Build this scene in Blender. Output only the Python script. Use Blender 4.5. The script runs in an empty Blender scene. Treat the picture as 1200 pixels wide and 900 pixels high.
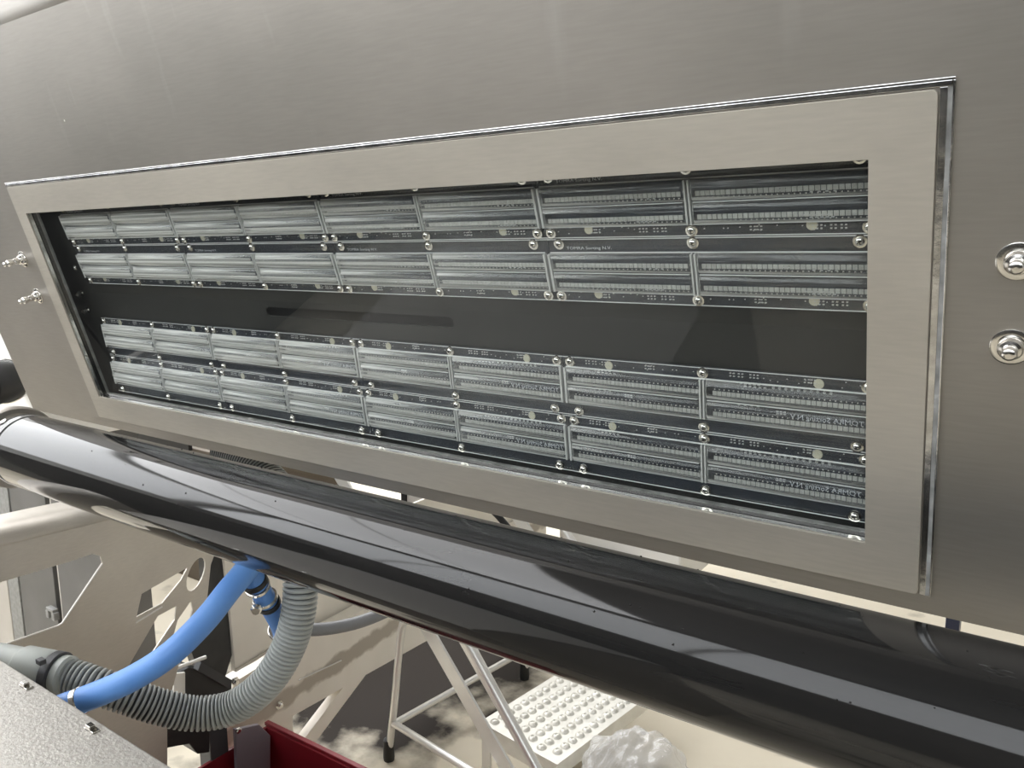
import bpy, bmesh, math, random
from mathutils import Vector, Matrix, Quaternion
random.seed(4)
sc = bpy.context.scene
COL = sc.collection

# ---------------------------------------------------------------- camera
RC = ((0.8198845595591, 0.1622040234473, 0.5490711827933),
      (0.0911237199700, 0.9098328803343, -0.4048463875613),
      (-0.5652307286899, 0.3819607108592, 0.7311772963547))      # machine-panel axes -> camera axes
MP = Matrix(((1, 0, 0), (0, 0.2728792221217, 0.9620482992731), (0, -0.9620482992731, 0.2728792221217)))
FPX = 931.2275
CAM = Vector((1.4032802, -0.6329402, -0.0620340))
RIGHT, DOWN, FWD = [(MP @ Vector(r)).normalized() for r in RC]
cd = bpy.data.cameras.new('camera'); cam = bpy.data.objects.new('camera', cd); COL.objects.link(cam)
cam.matrix_world = Matrix.Translation(CAM) @ Matrix((RIGHT, -DOWN, -FWD)).transposed().to_4x4()
cd.sensor_width = 36; cd.lens = 36 * FPX / 1200; cd.clip_start = .02; cd.clip_end = 60
sc.camera = cam
# ---------------------------------------------------------------- world, exposure
W = bpy.data.worlds.new('world'); sc.world = W; W.use_nodes = True
W.node_tree.nodes['Background'].inputs[0].default_value = (.8, .85, .9, 1)
W.node_tree.nodes['Background'].inputs[1].default_value = .3
sc.view_settings.view_transform = 'Standard'; sc.view_settings.look = 'None'
sc.view_settings.exposure = 0.68; sc.view_settings.gamma = 1; sc.view_settings.use_curve_mapping = False
CEIL_LAMP = 5.0
SKY_GLOW = 2.8
WINDOW_GLOW = 2.0
FLOOR_Z = -1.662; CEIL_Z = 3.1

def P(px, py, depth):          # a pixel of the 1200x900 frame at a given distance along the camera axis -> world
    return CAM + depth * (FWD + RIGHT * ((px - 600) / FPX) + DOWN * ((py - 450) / FPX))
def PX(px, py, x):             # ... where its sight line meets the plane x = const
    d = P(px, py, 1) - CAM; return CAM + d * ((x - CAM.x) / d.x)
def PY(px, py, y):
    d = P(px, py, 1) - CAM; return CAM + d * ((y - CAM.y) / d.y)
def PZ(px, py, z):
    d = P(px, py, 1) - CAM; return CAM + d * ((z - CAM.z) / d.z)

# ---------------------------------------------------------------- materials
def mat(name, col, rough=.5, metal=0., **kw):
    m = bpy.data.materials.new(name); m.use_nodes = True
    b = m.node_tree.nodes['Principled BSDF']
    b.inputs['Base Color'].default_value = (*col, 1); b.inputs['Roughness'].default_value = rough
    b.inputs['Metallic'].default_value = metal
    for k, v in kw.items(): b.inputs[k.replace('_', ' ')].default_value = v
    return m
def noise_mat(name, c1, c2, scale=(5, 5, 5), r1=.3, r2=.5, metal=0., bump=0., detail=6, fine=None, lo=.35, hi=.65, **kw):
    m = mat(name, c1, r1, metal, **kw); nt = m.node_tree; N = nt.nodes; L = nt.links; b = N['Principled BSDF']
    tc = N.new('ShaderNodeTexCoord'); mp = N.new('ShaderNodeMapping'); mp.inputs['Scale'].default_value = scale
    L.new(tc.outputs['Object'], mp.inputs['Vector'])
    n = N.new('ShaderNodeTexNoise'); n.inputs['Scale'].default_value = 1; n.inputs['Detail'].default_value = detail
    L.new(mp.outputs[0], n.inputs['Vector'])
    r = N.new('ShaderNodeValToRGB'); r.color_ramp.elements[0].position = lo; r.color_ramp.elements[1].position = hi
    r.color_ramp.elements[0].color = (*c1, 1); r.color_ramp.elements[1].color = (*c2, 1)
    L.new(n.outputs['Fac'], r.inputs[0]); out = r.outputs[0]
    mr = N.new('ShaderNodeMapRange'); mr.inputs['To Min'].default_value = r1; mr.inputs['To Max'].default_value = r2
    L.new(n.outputs['Fac'], mr.inputs['Value']); L.new(mr.outputs[0], b.inputs['Roughness'])
    hsrc = n.outputs['Fac']
    if fine:
        mp2 = N.new('ShaderNodeMapping'); mp2.inputs['Scale'].default_value = fine
        L.new(tc.outputs['Object'], mp2.inputs['Vector'])
        n2 = N.new('ShaderNodeTexNoise'); n2.inputs['Scale'].default_value = 1; n2.inputs['Detail'].default_value = 4
        L.new(mp2.outputs[0], n2.inputs['Vector']); hsrc = n2.outputs['Fac']
        mx = N.new('ShaderNodeMix'); mx.data_type = 'RGBA'; mx.blend_type = 'MULTIPLY'; mx.inputs[0].default_value = .5
        r2_ = N.new('ShaderNodeValToRGB'); r2_.color_ramp.elements[0].position = .3; r2_.color_ramp.elements[1].position = .7
        r2_.color_ramp.elements[0].color = (.86, .86, .86, 1)
        L.new(n2.outputs['Fac'], r2_.inputs[0]); L.new(out, mx.inputs[6]); L.new(r2_.outputs[0], mx.inputs[7]); out = mx.outputs[2]
    L.new(out, b.inputs['Base Color'])
    if bump:
        bp = N.new('ShaderNodeBump'); bp.inputs['Strength'].default_value = bump; bp.inputs['Distance'].default_value = .002
        L.new(hsrc, bp.inputs['Height']); L.new(bp.outputs[0], b.inputs['Normal'])
    return m
def clear_mat(name, tint, ior, haze=0., rough=.03, hazecol=(.8, .82, .85), bump=0.):
    """thin clear plastic or glass: see-through with Fresnel gloss and a little white haze"""
    m = bpy.data.materials.new(name); m.use_nodes = True; nt = m.node_tree; N = nt.nodes; L = nt.links; N.clear()
    o = N.new('ShaderNodeOutputMaterial'); t = N.new('ShaderNodeBsdfTransparent'); t.inputs[0].default_value = (*tint, 1)
    g = N.new('ShaderNodeBsdfGlossy'); g.inputs['Roughness'].default_value = rough
    f = N.new('ShaderNodeFresnel'); f.inputs[0].default_value = ior
    mx = N.new('ShaderNodeMixShader')
    ge = N.new('ShaderNodeNewGeometry'); iv = N.new('ShaderNodeMath'); iv.operation = 'SUBTRACT'; iv.inputs[0].default_value = 1; L.new(ge.outputs['Backfacing'], iv.inputs[1])
    mu = N.new('ShaderNodeMath'); mu.operation = 'MULTIPLY'; L.new(f.outputs[0], mu.inputs[0]); L.new(iv.outputs[0], mu.inputs[1]); L.new(mu.outputs[0], mx.inputs[0])
    d = N.new('ShaderNodeBsdfDiffuse'); d.inputs[0].default_value = (*hazecol, 1)
    mh = N.new('ShaderNodeMixShader'); mh.inputs[0].default_value = haze
    L.new(t.outputs[0], mh.inputs[1]); L.new(d.outputs[0], mh.inputs[2])
    L.new(mh.outputs[0], mx.inputs[1]); L.new(g.outputs[0], mx.inputs[2]); L.new(mx.outputs[0], o.inputs[0])
    if bump:
        tc = N.new('ShaderNodeTexCoord'); mp = N.new('ShaderNodeMapping'); mp.inputs['Scale'].default_value = (5, 260, 5)
        n = N.new('ShaderNodeTexNoise'); n.inputs['Scale'].default_value = 1
        L.new(tc.outputs['Object'], mp.inputs[0]); L.new(mp.outputs[0], n.inputs['Vector'])
        b = N.new('ShaderNodeBump'); b.inputs['Strength'].default_value = bump; b.inputs['Distance'].default_value = .002
        L.new(n.outputs['Fac'], b.inputs['Height']); L.new(b.outputs[0], g.inputs['Normal']); L.new(b.outputs[0], f.inputs['Normal'])
    return m
def emit(name, col, s):
    m = mat(name, (.8, .8, .8)); b = m.node_tree.nodes['Principled BSDF']
    b.inputs['Emission Color'].default_value = (*col, 1); b.inputs['Emission Strength'].default_value = s
    return m

STEEL = noise_mat('brushed sheet steel', (.30, .28, .25), (.40, .37, .33), (1.6, 2.2, 1.6), .40, .50, .78, .012, fine=(30, 300, 30))
def add_drips(m):              # dried vertical runs and wipe marks on the upper sheet
    nt = m.node_tree; N = nt.nodes; L = nt.links; b = N['Principled BSDF']
    src = b.inputs['Base Color'].links[0].from_socket
    tc = N.new('ShaderNodeTexCoord'); mp = N.new('ShaderNodeMapping'); mp.inputs['Scale'].default_value = (26, 5, 1)
    n = N.new('ShaderNodeTexNoise'); n.inputs['Scale'].default_value = 1; n.inputs['Detail'].default_value = 5
    L.new(tc.outputs['Object'], mp.inputs[0]); L.new(mp.outputs[0], n.inputs['Vector'])
    r = N.new('ShaderNodeValToRGB'); r.color_ramp.elements[0].position = .60; r.color_ramp.elements[1].position = .74
    r.color_ramp.elements[0].color = (0, 0, 0, 1); r.color_ramp.elements[1].color = (.2, .2, .2, 1)
    L.new(n.outputs['Fac'], r.inputs[0])
    sp = N.new('ShaderNodeSeparateXYZ'); L.new(tc.outputs['Object'], sp.inputs[0])
    mr = N.new('ShaderNodeMapRange'); mr.inputs['From Min'].default_value = .04; mr.inputs['From Max'].default_value = .16
    L.new(sp.outputs['Y'], mr.inputs['Value'])
    mu = N.new('ShaderNodeMath'); mu.operation = 'MULTIPLY'; L.new(r.outputs[0], mu.inputs[0]); L.new(mr.outputs[0], mu.inputs[1])
    mx = N.new('ShaderNodeMix'); mx.data_type = 'RGBA'; L.new(mu.outputs[0], mx.inputs[0]); L.new(src, mx.inputs[6])
    mx.inputs[7].default_value = (.56, .54, .51, 1); L.new(mx.outputs[2], b.inputs['Base Color'])
    # a few specks and scuffs
    v = N.new('ShaderNodeTexVoronoi'); v.inputs['Scale'].default_value = 9; L.new(tc.outputs['Object'], v.inputs['Vector'])
    lt = N.new('ShaderNodeMath'); lt.operation = 'LESS_THAN'; lt.inputs[1].default_value = .022; L.new(v.outputs['Distance'], lt.inputs[0])
    m2 = N.new('ShaderNodeMix'); m2.data_type = 'RGBA'; L.new(lt.outputs[0], m2.inputs[0]); L.new(mx.outputs[2], m2.inputs[6])
    m2.inputs[7].default_value = (.72, .70, .64, 1); L.new(m2.outputs[2], b.inputs['Base Color'])
add_drips(STEEL)
FRAME = noise_mat('ground frame steel', (.47, .435, .375), (.54, .50, .43), (3, 7, 3), .44, .54, .62, .01, fine=(40, 300, 40))
BEAD = noise_mat('seam steel', (.5, .5, .5), (.8, .8, .8), (50, 50, 50), .12, .3, 1.0, .3)
CHROME = mat('bright screw steel', (.82, .80, .76), .16, 1.0)
DULL = noise_mat('dull stainless plate', (.52, .48, .43), (.62, .58, .52), (4, 4, 4), .42, .55, .55, .05, fine=(60, 60, 300))
BLACKPLATE = noise_mat('black coated plate', (.016, .016, .015), (.024, .024, .022), (6, 6, 6), .38, .45, 0., 0., Specular_IOR_Level=.45)
SLOTBLACK = mat('slot black', (.004, .004, .004), .6)
PCB = noise_mat('dark board lacquer', (.006, .009, .016), (.012, .018, .030), (30, 30, 5), .3, .4)
LED = noise_mat('led package white', (.50, .49, .44), (.66, .64, .58), (200, 200, 200), .35, .5)
CHIP = mat('component silver', (.62, .62, .60), .3, .3)
PRINT = mat('board print white', (.62, .64, .66), .5)
PAD = mat('pale round pad', (.66, .62, .48), .4, .2)
COVER = clear_mat('clear lens cover', (.93, .94, .95), 1.7, .02, .10, bump=.3)
GLASS = clear_mat('window glass', (.94, .95, .94), 1.45, .004, .01)
CLEAREDGE = mat('lit clear edge', (.70, .71, .71), .12)  # lit edges of the clear covers, their brightness put in as pale colour
RIBM = mat('frosted rib', (.62, .62, .61), .2, 0., Alpha=.85)
LENS = clear_mat('light-hazed clear lens', (.90, .92, .95), 1.6, .2, .14, (.84, .83, .80), bump=.5)
def angle_haze(m, a0, a1, h0, h1):        # light whitening the clear lens at flat angles, painted in as streaky haze
    nt = m.node_tree; N = nt.nodes; L = nt.links
    mh = [n for n in N if n.type == 'MIX_SHADER' and n.inputs[2].is_linked and n.inputs[2].links[0].from_node.type == 'BSDF_DIFFUSE'][0]
    lw = N.new('ShaderNodeLayerWeight'); lw.inputs['Blend'].default_value = .5
    mr = N.new('ShaderNodeMapRange'); mr.inputs['From Min'].default_value = a0; mr.inputs['From Max'].default_value = a1
    mr.inputs['To Min'].default_value = h0; mr.inputs['To Max'].default_value = h1
    L.new(lw.outputs['Facing'], mr.inputs['Value'])
    tc = N.new('ShaderNodeTexCoord'); mp = N.new('ShaderNodeMapping'); mp.inputs['Scale'].default_value = (.9, 330, 9)
    n = N.new('ShaderNodeTexNoise'); n.inputs['Scale'].default_value = 1; n.inputs['Detail'].default_value = 3
    L.new(tc.outputs['Object'], mp.inputs[0]); L.new(mp.outputs[0], n.inputs['Vector'])
    r = N.new('ShaderNodeMapRange'); r.inputs['From Min'].default_value = .35; r.inputs['From Max'].default_value = .65; r.inputs['To Min'].default_value = .5; r.inputs['To Max'].default_value = 1.2
    L.new(n.outputs['Fac'], r.inputs['Value'])
    mu = N.new('ShaderNodeMath'); mu.operation = 'MULTIPLY'; mu.use_clamp = True; L.new(mr.outputs[0], mu.inputs[0]); L.new(r.outputs[0], mu.inputs[1])
    L.new(mu.outputs[0], mh.inputs[0])
angle_haze(LENS, .16, .60, .05, .82)
GASKET = mat('black gasket', (.01, .01, .01), .5)
LIP = noise_mat('clear sealing lip', (.16, .16, .155), (.34, .34, .33), (40, 40, 40), .15, .35, 0., .4)
ROLLER = noise_mat('gloss black roller', (.010, .010, .010), (.018, .017, .016), (1.5, 30, 30), .045, .075, 0., .012)
ROLLER.node_tree.nodes['Principled BSDF'].inputs['IOR'].default_value = 1.46
CLEARCAP = noise_mat('smoked end sleeve', (.10, .10, .10), (.22, .22, .215), (12, 12, 12), .12, .22, .3, .1)
BLUE = noise_mat('blue rubber hose', (.085, .24, .62), (.13, .31, .70), (9, 9, 9), .42, .55, 0., .05)
GREYHOSE = mat('grey corrugated plastic', (.36, .375, .36), .42)
GROOVE_SHADE = mat('groove shade grey', (.07, .075, .075), .5)  # shade inside the hose grooves, painted as a darker grey
GREYCUFF = mat('grey cuff plastic', (.42, .44, .41), .45)
BLACKRUB = mat('black rubber', (.012, .012, .012), .5)
BLACKP = noise_mat('black motor casing', (.018, .018, .019), (.035, .035, .035), (20, 20, 20), .35, .5)
DARKGREY = mat('dark grey post', (.05, .05, .052), .5)
BEADBLAST = noise_mat('bead blasted steel', (.34, .32, .29), (.44, .42, .385), (220, 220, 220), .5, .6, .6, .5, lo=.3, hi=.7)
CREAMPAINT = noise_mat('beige machine plate', (.80, .75, .66), (.88, .83, .74), (5, 5, 5), .4, .55, .0, .05)
STAINED = noise_mat('stained beige machine plate', (.80, .75, .66), (.88, .83, .74), (5, 5, 5), .4, .55, .0, .05)
def add_stain(m, col, scale, lo, hi):
    nt = m.node_tree; N = nt.nodes; L = nt.links; b = N['Principled BSDF']
    src = b.inputs['Base Color'].links[0].from_socket
    tc = N.new('ShaderNodeTexCoord'); mp = N.new('ShaderNodeMapping'); mp.inputs['Scale'].default_value = scale
    n = N.new('ShaderNodeTexNoise'); n.inputs['Scale'].default_value = 1; n.inputs['Detail'].default_value = 8
    L.new(tc.outputs['Object'], mp.inputs[0]); L.new(mp.outputs[0], n.inputs['Vector'])
    r = N.new('ShaderNodeValToRGB'); r.color_ramp.elements[0].position = lo; r.color_ramp.elements[1].position = hi
    L.new(n.outputs['Fac'], r.inputs[0])
    mx = N.new('ShaderNodeMix'); mx.data_type = 'RGBA'; L.new(r.outputs[0], mx.inputs[0]); L.new(src, mx.inputs[6])
    mx.inputs[7].default_value = (*col, 1); L.new(mx.outputs[2], b.inputs['Base Color'])
def band_stain(m, p, q, w, col):          # grime that ran along the beam's fold, from p to q in the beam's own y, z
    nt = m.node_tree; N = nt.nodes; L = nt.links; b = N['Principled BSDF']; src = b.inputs['Base Color'].links[0].from_socket
    tc = N.new('ShaderNodeTexCoord'); sp = N.new('ShaderNodeSeparateXYZ'); L.new(tc.outputs['Object'], sp.inputs[0])
    k = (q[1] - p[1]) / (q[0] - p[0])
    def mth(op, a, c, d=None):
        n = N.new('ShaderNodeMath'); n.operation = op
        for i, v in enumerate((a, c, d)):
            if v is None: continue
            if isinstance(v, (int, float)): n.inputs[i].default_value = v
            else: L.new(v, n.inputs[i])
        return n.outputs[0]
    n = N.new('ShaderNodeTexNoise'); n.inputs['Scale'].default_value = 14; n.inputs['Detail'].default_value = 7; L.new(tc.outputs['Object'], n.inputs['Vector'])
    line = mth('MULTIPLY_ADD', sp.outputs['Y'], k, p[1] - k * p[0])
    dist = mth('ABSOLUTE', mth('SUBTRACT', sp.outputs['Z'], line), 0.)
    a = mth('SUBTRACT', mth('MULTIPLY', n.outputs['Fac'], w * 2.2), dist)
    f = mth('MULTIPLY', a, 1 / (w * .35)); r = N.new('ShaderNodeClamp'); L.new(mth('MULTIPLY', f, .8), r.inputs[0])
    mx = N.new('ShaderNodeMix'); mx.data_type = 'RGBA'; L.new(r.outputs[0], mx.inputs[0]); L.new(src, mx.inputs[6])
    mx.inputs[7].default_value = (*col, 1); L.new(mx.outputs[2], b.inputs['Base Color'])
_p, _q = PX(330, 822, -.35), PX(460, 733, -.35)
band_stain(STAINED, (_p.y - .6, _p.z - FLOOR_Z), (_q.y - .6, _q.z - FLOOR_Z), .028, (.46, .41, .34))
ALU = noise_mat('pale aluminium tube', (.74, .73, .70), (.82, .81, .78), (10, 10, 10), .28, .4, .7)
TREAD = noise_mat('pale tread metal', (.70, .68, .62), (.80, .78, .72), (20, 20, 20), .35, .5, .4)
MAROON = noise_mat('dark red bin plastic', (.16, .008, .014), (.22, .012, .02), (8, 8, 8), .35, .45)
PURPLE = mat('lilac grey bracket', (.26, .23, .26), .4, .3)
NAVY = mat('navy post', (.01, .014, .04), .4)
CABGREY = noise_mat('cabinet dark grey', (.10, .098, .092), (.13, .125, .12), (6, 6, 6), .5, .6)
CABLIGHT = noise_mat('cabinet light trim', (.42, .39, .35), (.48, .45, .41), (6, 6, 6), .45, .55)
CABMID = noise_mat('cabinet mottled grey', (.20, .20, .19), (.27, .27, .26), (60, 60, 60), .5, .6)
BANKDARK = mat('charcoal unseen bank', (.035, .035, .036), .55)
WHITEP = mat('white metal', (.78, .76, .72), .45)
BROWN = mat('brown steel', (.13, .105, .08), .45, .4)
FLOORM = noise_mat('cream sealed floor', (.60, .54, .43), (.74, .68, .56), (1.2, 1.2, 1), .6, .75, Specular_IOR_Level=.2)
WALLM = mat('painted wall', (.55, .55, .53), .7)
CEILM = mat('grey ceiling', (.10, .10, .10), .8)
LAMPM = emit('lamp diffuser', (1, .97, .92), CEIL_LAMP)
SKYM = emit('daylit roof pane', (.97, .98, 1), SKY_GLOW)
SIDEM = emit('daylit side pane', (.93, .96, 1), 1.5)
PANEM = emit('daylit frosted pane', (.92, .96, 1), WINDOW_GLOW)
def bag_mat():
    m = clear_mat('clear crinkled film', (.97, .97, .97), 1.5, .24, .08, (.95, .95, .95)); return m
BAG = bag_mat()
def stain_shade_floor(m):            # grime plus the shadow under the machine, both put into the floor colour
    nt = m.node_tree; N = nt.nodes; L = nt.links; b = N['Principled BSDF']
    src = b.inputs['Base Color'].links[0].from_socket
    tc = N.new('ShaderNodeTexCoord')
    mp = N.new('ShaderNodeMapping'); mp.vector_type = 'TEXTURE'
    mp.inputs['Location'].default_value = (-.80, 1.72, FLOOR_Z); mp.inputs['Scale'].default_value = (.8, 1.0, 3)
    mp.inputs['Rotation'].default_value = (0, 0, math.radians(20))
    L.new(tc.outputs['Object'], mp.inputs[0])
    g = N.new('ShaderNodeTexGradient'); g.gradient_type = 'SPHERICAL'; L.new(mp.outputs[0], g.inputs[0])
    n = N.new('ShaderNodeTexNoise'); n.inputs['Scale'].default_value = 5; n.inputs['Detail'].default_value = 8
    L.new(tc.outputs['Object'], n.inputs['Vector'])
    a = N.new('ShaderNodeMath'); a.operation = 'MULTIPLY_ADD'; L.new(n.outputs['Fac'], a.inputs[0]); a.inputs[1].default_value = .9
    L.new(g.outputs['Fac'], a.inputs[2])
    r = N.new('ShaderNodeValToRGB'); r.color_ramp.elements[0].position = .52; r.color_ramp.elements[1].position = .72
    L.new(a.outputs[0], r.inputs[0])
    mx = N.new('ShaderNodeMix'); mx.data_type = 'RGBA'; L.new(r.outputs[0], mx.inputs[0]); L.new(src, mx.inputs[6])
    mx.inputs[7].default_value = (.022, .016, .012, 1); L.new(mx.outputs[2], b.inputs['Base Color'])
stain_shade_floor(FLOORM)

# ---------------------------------------------------------------- mesh helpers
def tag(o, label=None, cat=None, group=None, kind=None):
    if label: o['label'] = label
    if cat: o['category'] = cat
    if group: o['group'] = group
    if kind: o['kind'] = kind
    return o
def link(name, me, parent=None):
    o = bpy.data.objects.new(name, me); COL.objects.link(o)
    if parent: o.parent = parent
    return o
def empty(name, label, cat, group=None, mw=None):
    o = bpy.data.objects.new(name, None); COL.objects.link(o); o.empty_display_size = .05
    tag(o, label, cat, group)
    if mw is not None: o.matrix_world = mw
    return o
class MB:
    def __init__(s): s.bm = bmesh.new()
    def box(s, c, d, m=None):
        r = bmesh.ops.create_cube(s.bm, size=1)['verts']
        T = Matrix.Translation(c) @ (m.to_4x4() if m else Matrix()) @ Matrix.Diagonal((*d, 1))
        bmesh.ops.transform(s.bm, matrix=T, verts=r); return s
    def box2(s, a, b):
        a, b = Vector(a), Vector(b); d = b - a
        return s.box((a + b) / 2, (abs(d.x), abs(d.y), abs(d.z)))
    def cyl(s, p, q, r, r2=None, n=24):
        p, q = Vector(p), Vector(q); d = q - p
        v = bmesh.ops.create_cone(s.bm, cap_ends=True, segments=n, radius1=r, radius2=r if r2 is None else r2, depth=d.length)['verts']
        T = Matrix.Translation((p + q) / 2) @ d.to_track_quat('Z', 'Y').to_matrix().to_4x4()
        bmesh.ops.transform(s.bm, matrix=T, verts=v); return s
    def lathe(s, p, axis, prof, n=32, cap=True):         # prof: (distance along axis, radius)
        p = Vector(p); q = Vector(axis).normalized().to_track_quat('Z', 'Y')
        rings = []
        for t, r in prof:
            rings.append([s.bm.verts.new(p + q @ Vector((r * math.cos(k * math.tau / n), r * math.sin(k * math.tau / n), t))) for k in range(n)])
        for a, b in zip(rings, rings[1:]):
            for k in range(n): s.bm.faces.new((a[k], a[(k + 1) % n], b[(k + 1) % n], b[k]))
        if cap: s.bm.faces.new(rings[0][::-1]); s.bm.faces.new(rings[-1])
        return s
    def tube(s, pts, rf, n=20, cap=True):
        """sweep; rf(i) radius at i"""
        pts = [Vector(p) for p in pts]; rings = []
        t0 = (pts[1] - pts[0]).normalized(); u = t0.orthogonal().normalized()
        for i, p in enumerate(pts):
            t = (pts[min(i + 1, len(pts) - 1)] - pts[max(i - 1, 0)]).normalized()
            u = (u - t * u.dot(t)).normalized(); w = t.cross(u); r = rf(i) if callable(rf) else rf
            rings.append([s.bm.verts.new(p + r * (u * math.cos(k * math.tau / n) + w * math.sin(k * math.tau / n))) for k in range(n)])
        for a, b in zip(rings, rings[1:]):
            for k in range(n): s.bm.faces.new((a[k], a[(k + 1) % n], b[(k + 1) % n], b[k]))
        if cap: s.bm.faces.new(rings[0][::-1]); s.bm.faces.new(rings[-1])
        return s
    def plate(s, outer, holes, ax, th):
        """flat plate with holes; outer/holes are lists of 3-D points, ax thickness vector"""
        ed = []
        for loop in [outer] + list(holes):
            vs = [s.bm.verts.new(p) for p in loop]
            ed += [s.bm.edges.new((vs[i], vs[(i + 1) % len(vs)])) for i in range(len(vs))]
        f = [g for g in bmesh.ops.triangle_fill(s.bm, use_beauty=True, use_dissolve=False, edges=ed)['geom'] if isinstance(g, bmesh.types.BMFace)]
        r = bmesh.ops.extrude_face_region(s.bm, geom=f)
        bmesh.ops.translate(s.bm, vec=Vector(ax) * th, verts=[g for g in r['geom'] if isinstance(g, bmesh.types.BMVert)])
        return s
    def build(s, name, m, parent=None, bevel=0., smooth=True, angle=35):
        bmesh.ops.recalc_face_normals(s.bm, faces=s.bm.faces)
        me = bpy.data.meshes.new(name); s.bm.to_mesh(me); s.bm.free(); me.materials.append(m)
        if smooth:
            for p in me.polygons: p.use_smooth = True
            me.set_sharp_from_angle(angle=math.radians(angle))
        o = link(name, me, parent)
        if bevel:
            b = o.modifiers.new('bevel', 'BEVEL'); b.width = bevel; b.segments = 2; b.limit_method = 'ANGLE'
        return o
def spline(ctrl, n=10):
    ctrl = [Vector(c) for c in ctrl]; c = [ctrl[0] * 2 - ctrl[1]] + ctrl + [ctrl[-1] * 2 - ctrl[-2]]; out = []
    for i in range(1, len(c) - 2):
        for k in range(n):
            t = k / n; a, b, d, e = c[i - 1], c[i], c[i + 1], c[i + 2]
            out.append(.5 * ((2 * b) + (d - a) * t + (2 * a - 5 * b + 4 * d - e) * t * t + (3 * b - a - 3 * d + e) * t ** 3))
    out.append(c[-2]); return out
def resample(pts, step):
    out = [pts[0]]; acc = 0
    for a, b in zip(pts, pts[1:]):
        L = (b - a).length
        while acc + L >= step:
            t = (step - acc) / L; a = a.lerp(b, t); out.append(a.copy()); L = (b - a).length; acc = 0
        acc += L
    return out

# ================================================================= setting
X0, X1, Y0, Y1 = -6.5, 5.0, -4.2, 6.5
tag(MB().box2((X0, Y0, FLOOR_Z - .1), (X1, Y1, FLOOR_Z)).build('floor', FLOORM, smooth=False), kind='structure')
tag(MB().box2((X0, Y0, CEIL_Z), (X1, Y1, CEIL_Z + .1)).build('ceiling', CEILM, smooth=False), kind='structure')
tag(MB().box2((X0 - .1, Y0, FLOOR_Z), (X0, Y1, CEIL_Z)).build('wall_left', WALLM, smooth=False), kind='structure')
tag(MB().box2((X1, Y0, FLOOR_Z), (X1 + .1, Y1, CEIL_Z)).build('wall_right', WALLM, smooth=False), kind='structure')
tag(MB().box2((X0, Y1, FLOOR_Z), (X1, Y1 + .1, CEIL_Z)).build('wall_back', WALLM, smooth=False), kind='structure')
tag(MB().box2((X0, Y0 - .1, FLOOR_Z), (X1, Y0, CEIL_Z)).build('wall_front', CEILM, smooth=False), kind='structure')
for i in range(4):
    x = X0 + .4 + i * 2.8
    w = MB().box2((x, Y0, .35), (x + 2.75, Y0 + .04, 2.95)).build('window_%d' % (i + 1), WHITEP, smooth=False); tag(w, kind='structure')
    MB().box2((x + .02, Y0 + .04, .4), (x + 2.73, Y0 + .05, 2.9)).build('pane', PANEM, w, smooth=False)
w = MB().box2((X0, -4.0, .35), (X0 + .04, 3.0, 2.95)).build('window_8', WHITEP, smooth=False); tag(w, kind='structure')
MB().box2((X0 + .04, -3.95, .4), (X0 + .05, 2.95, 2.9)).build('pane', SIDEM, w, smooth=False)
for nm, lb, x0, x1, y0, y1, z1 in (('unseen_dark_bank', 'long low dark bank facing the hood, unseen and added for dark reflections', -2.3, 4.6, -3.6, -2.72, .12), ('unseen_dark_bank', 'dark block left of the aisle, unseen and added for dark reflections', -4.8, -2.3, -3.6, -.85, -.3)):  # out of view, added so the window glass and roller reflect something dark
    e = empty(nm, lb, 'machine', mw=Matrix.Translation(((x0 + x1) / 2, (y0 + y1) / 2, FLOOR_Z))); w2, d2, h = (x1 - x0) / 2, (y1 - y0) / 2, z1 - FLOOR_Z
    MB().box2((-w2, -d2, .1), (w2, d2, h)).build('housing', BANKDARK, e, smooth=False, bevel=.01)
    MB().box2((-w2 + .05, -d2 + .05, 0), (w2 - .05, d2 - .05, .1)).build('plinth', BLACKRUB, e, smooth=False)
    k = -w2 + .05
    while k < w2 - .4:
        dr = MB().box2((k, d2, .14), (min(k + .8, w2 - .03), d2 + .012, h - .06)).build('door', BANKDARK, e, smooth=False, bevel=.003)
        MB().box2((k + .05, d2 + .012, h * .55), (k + .07, d2 + .03, h * .55 + .14)).build('handle', CHROME, dr, smooth=False); k += .83
li = 0
for i, x in enumerate((-6.3, -4.6, -2.9)):       # three long roof lights
    w = MB().box2((x, -3.8, CEIL_Z - .04), (x + 1.68, 6.0, CEIL_Z)).build('window_%d' % (i + 5), WHITEP, smooth=False); tag(w, kind='structure')
    MB().box2((x + .02, -3.76, CEIL_Z - .05), (x + 1.66, 5.96, CEIL_Z - .04)).build('pane', SKYM, w, smooth=False)
for x, ys in ((1.6, (.4, 3.2)), (3.4, (-2.4, 2.6))):
    for y in ys:
        t = empty('ceiling_light', 'fluorescent ceiling lamp %s' % ('above the hood front', 'above the rear aisle', 'by the front right corner', 'by the right wall')[li], 'ceiling light', 'ceiling lamps', Matrix.Translation((x, y, CEIL_Z)))
        li += 1
        MB().box2((-.13, -.75, -.06), (.13, .75, 0)).build('housing', WHITEP, t, smooth=False)
        MB().box2((-.11, -.72, -.075), (.11, .72, -.06)).build('diffuser', LAMPM, t, smooth=False)

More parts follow.
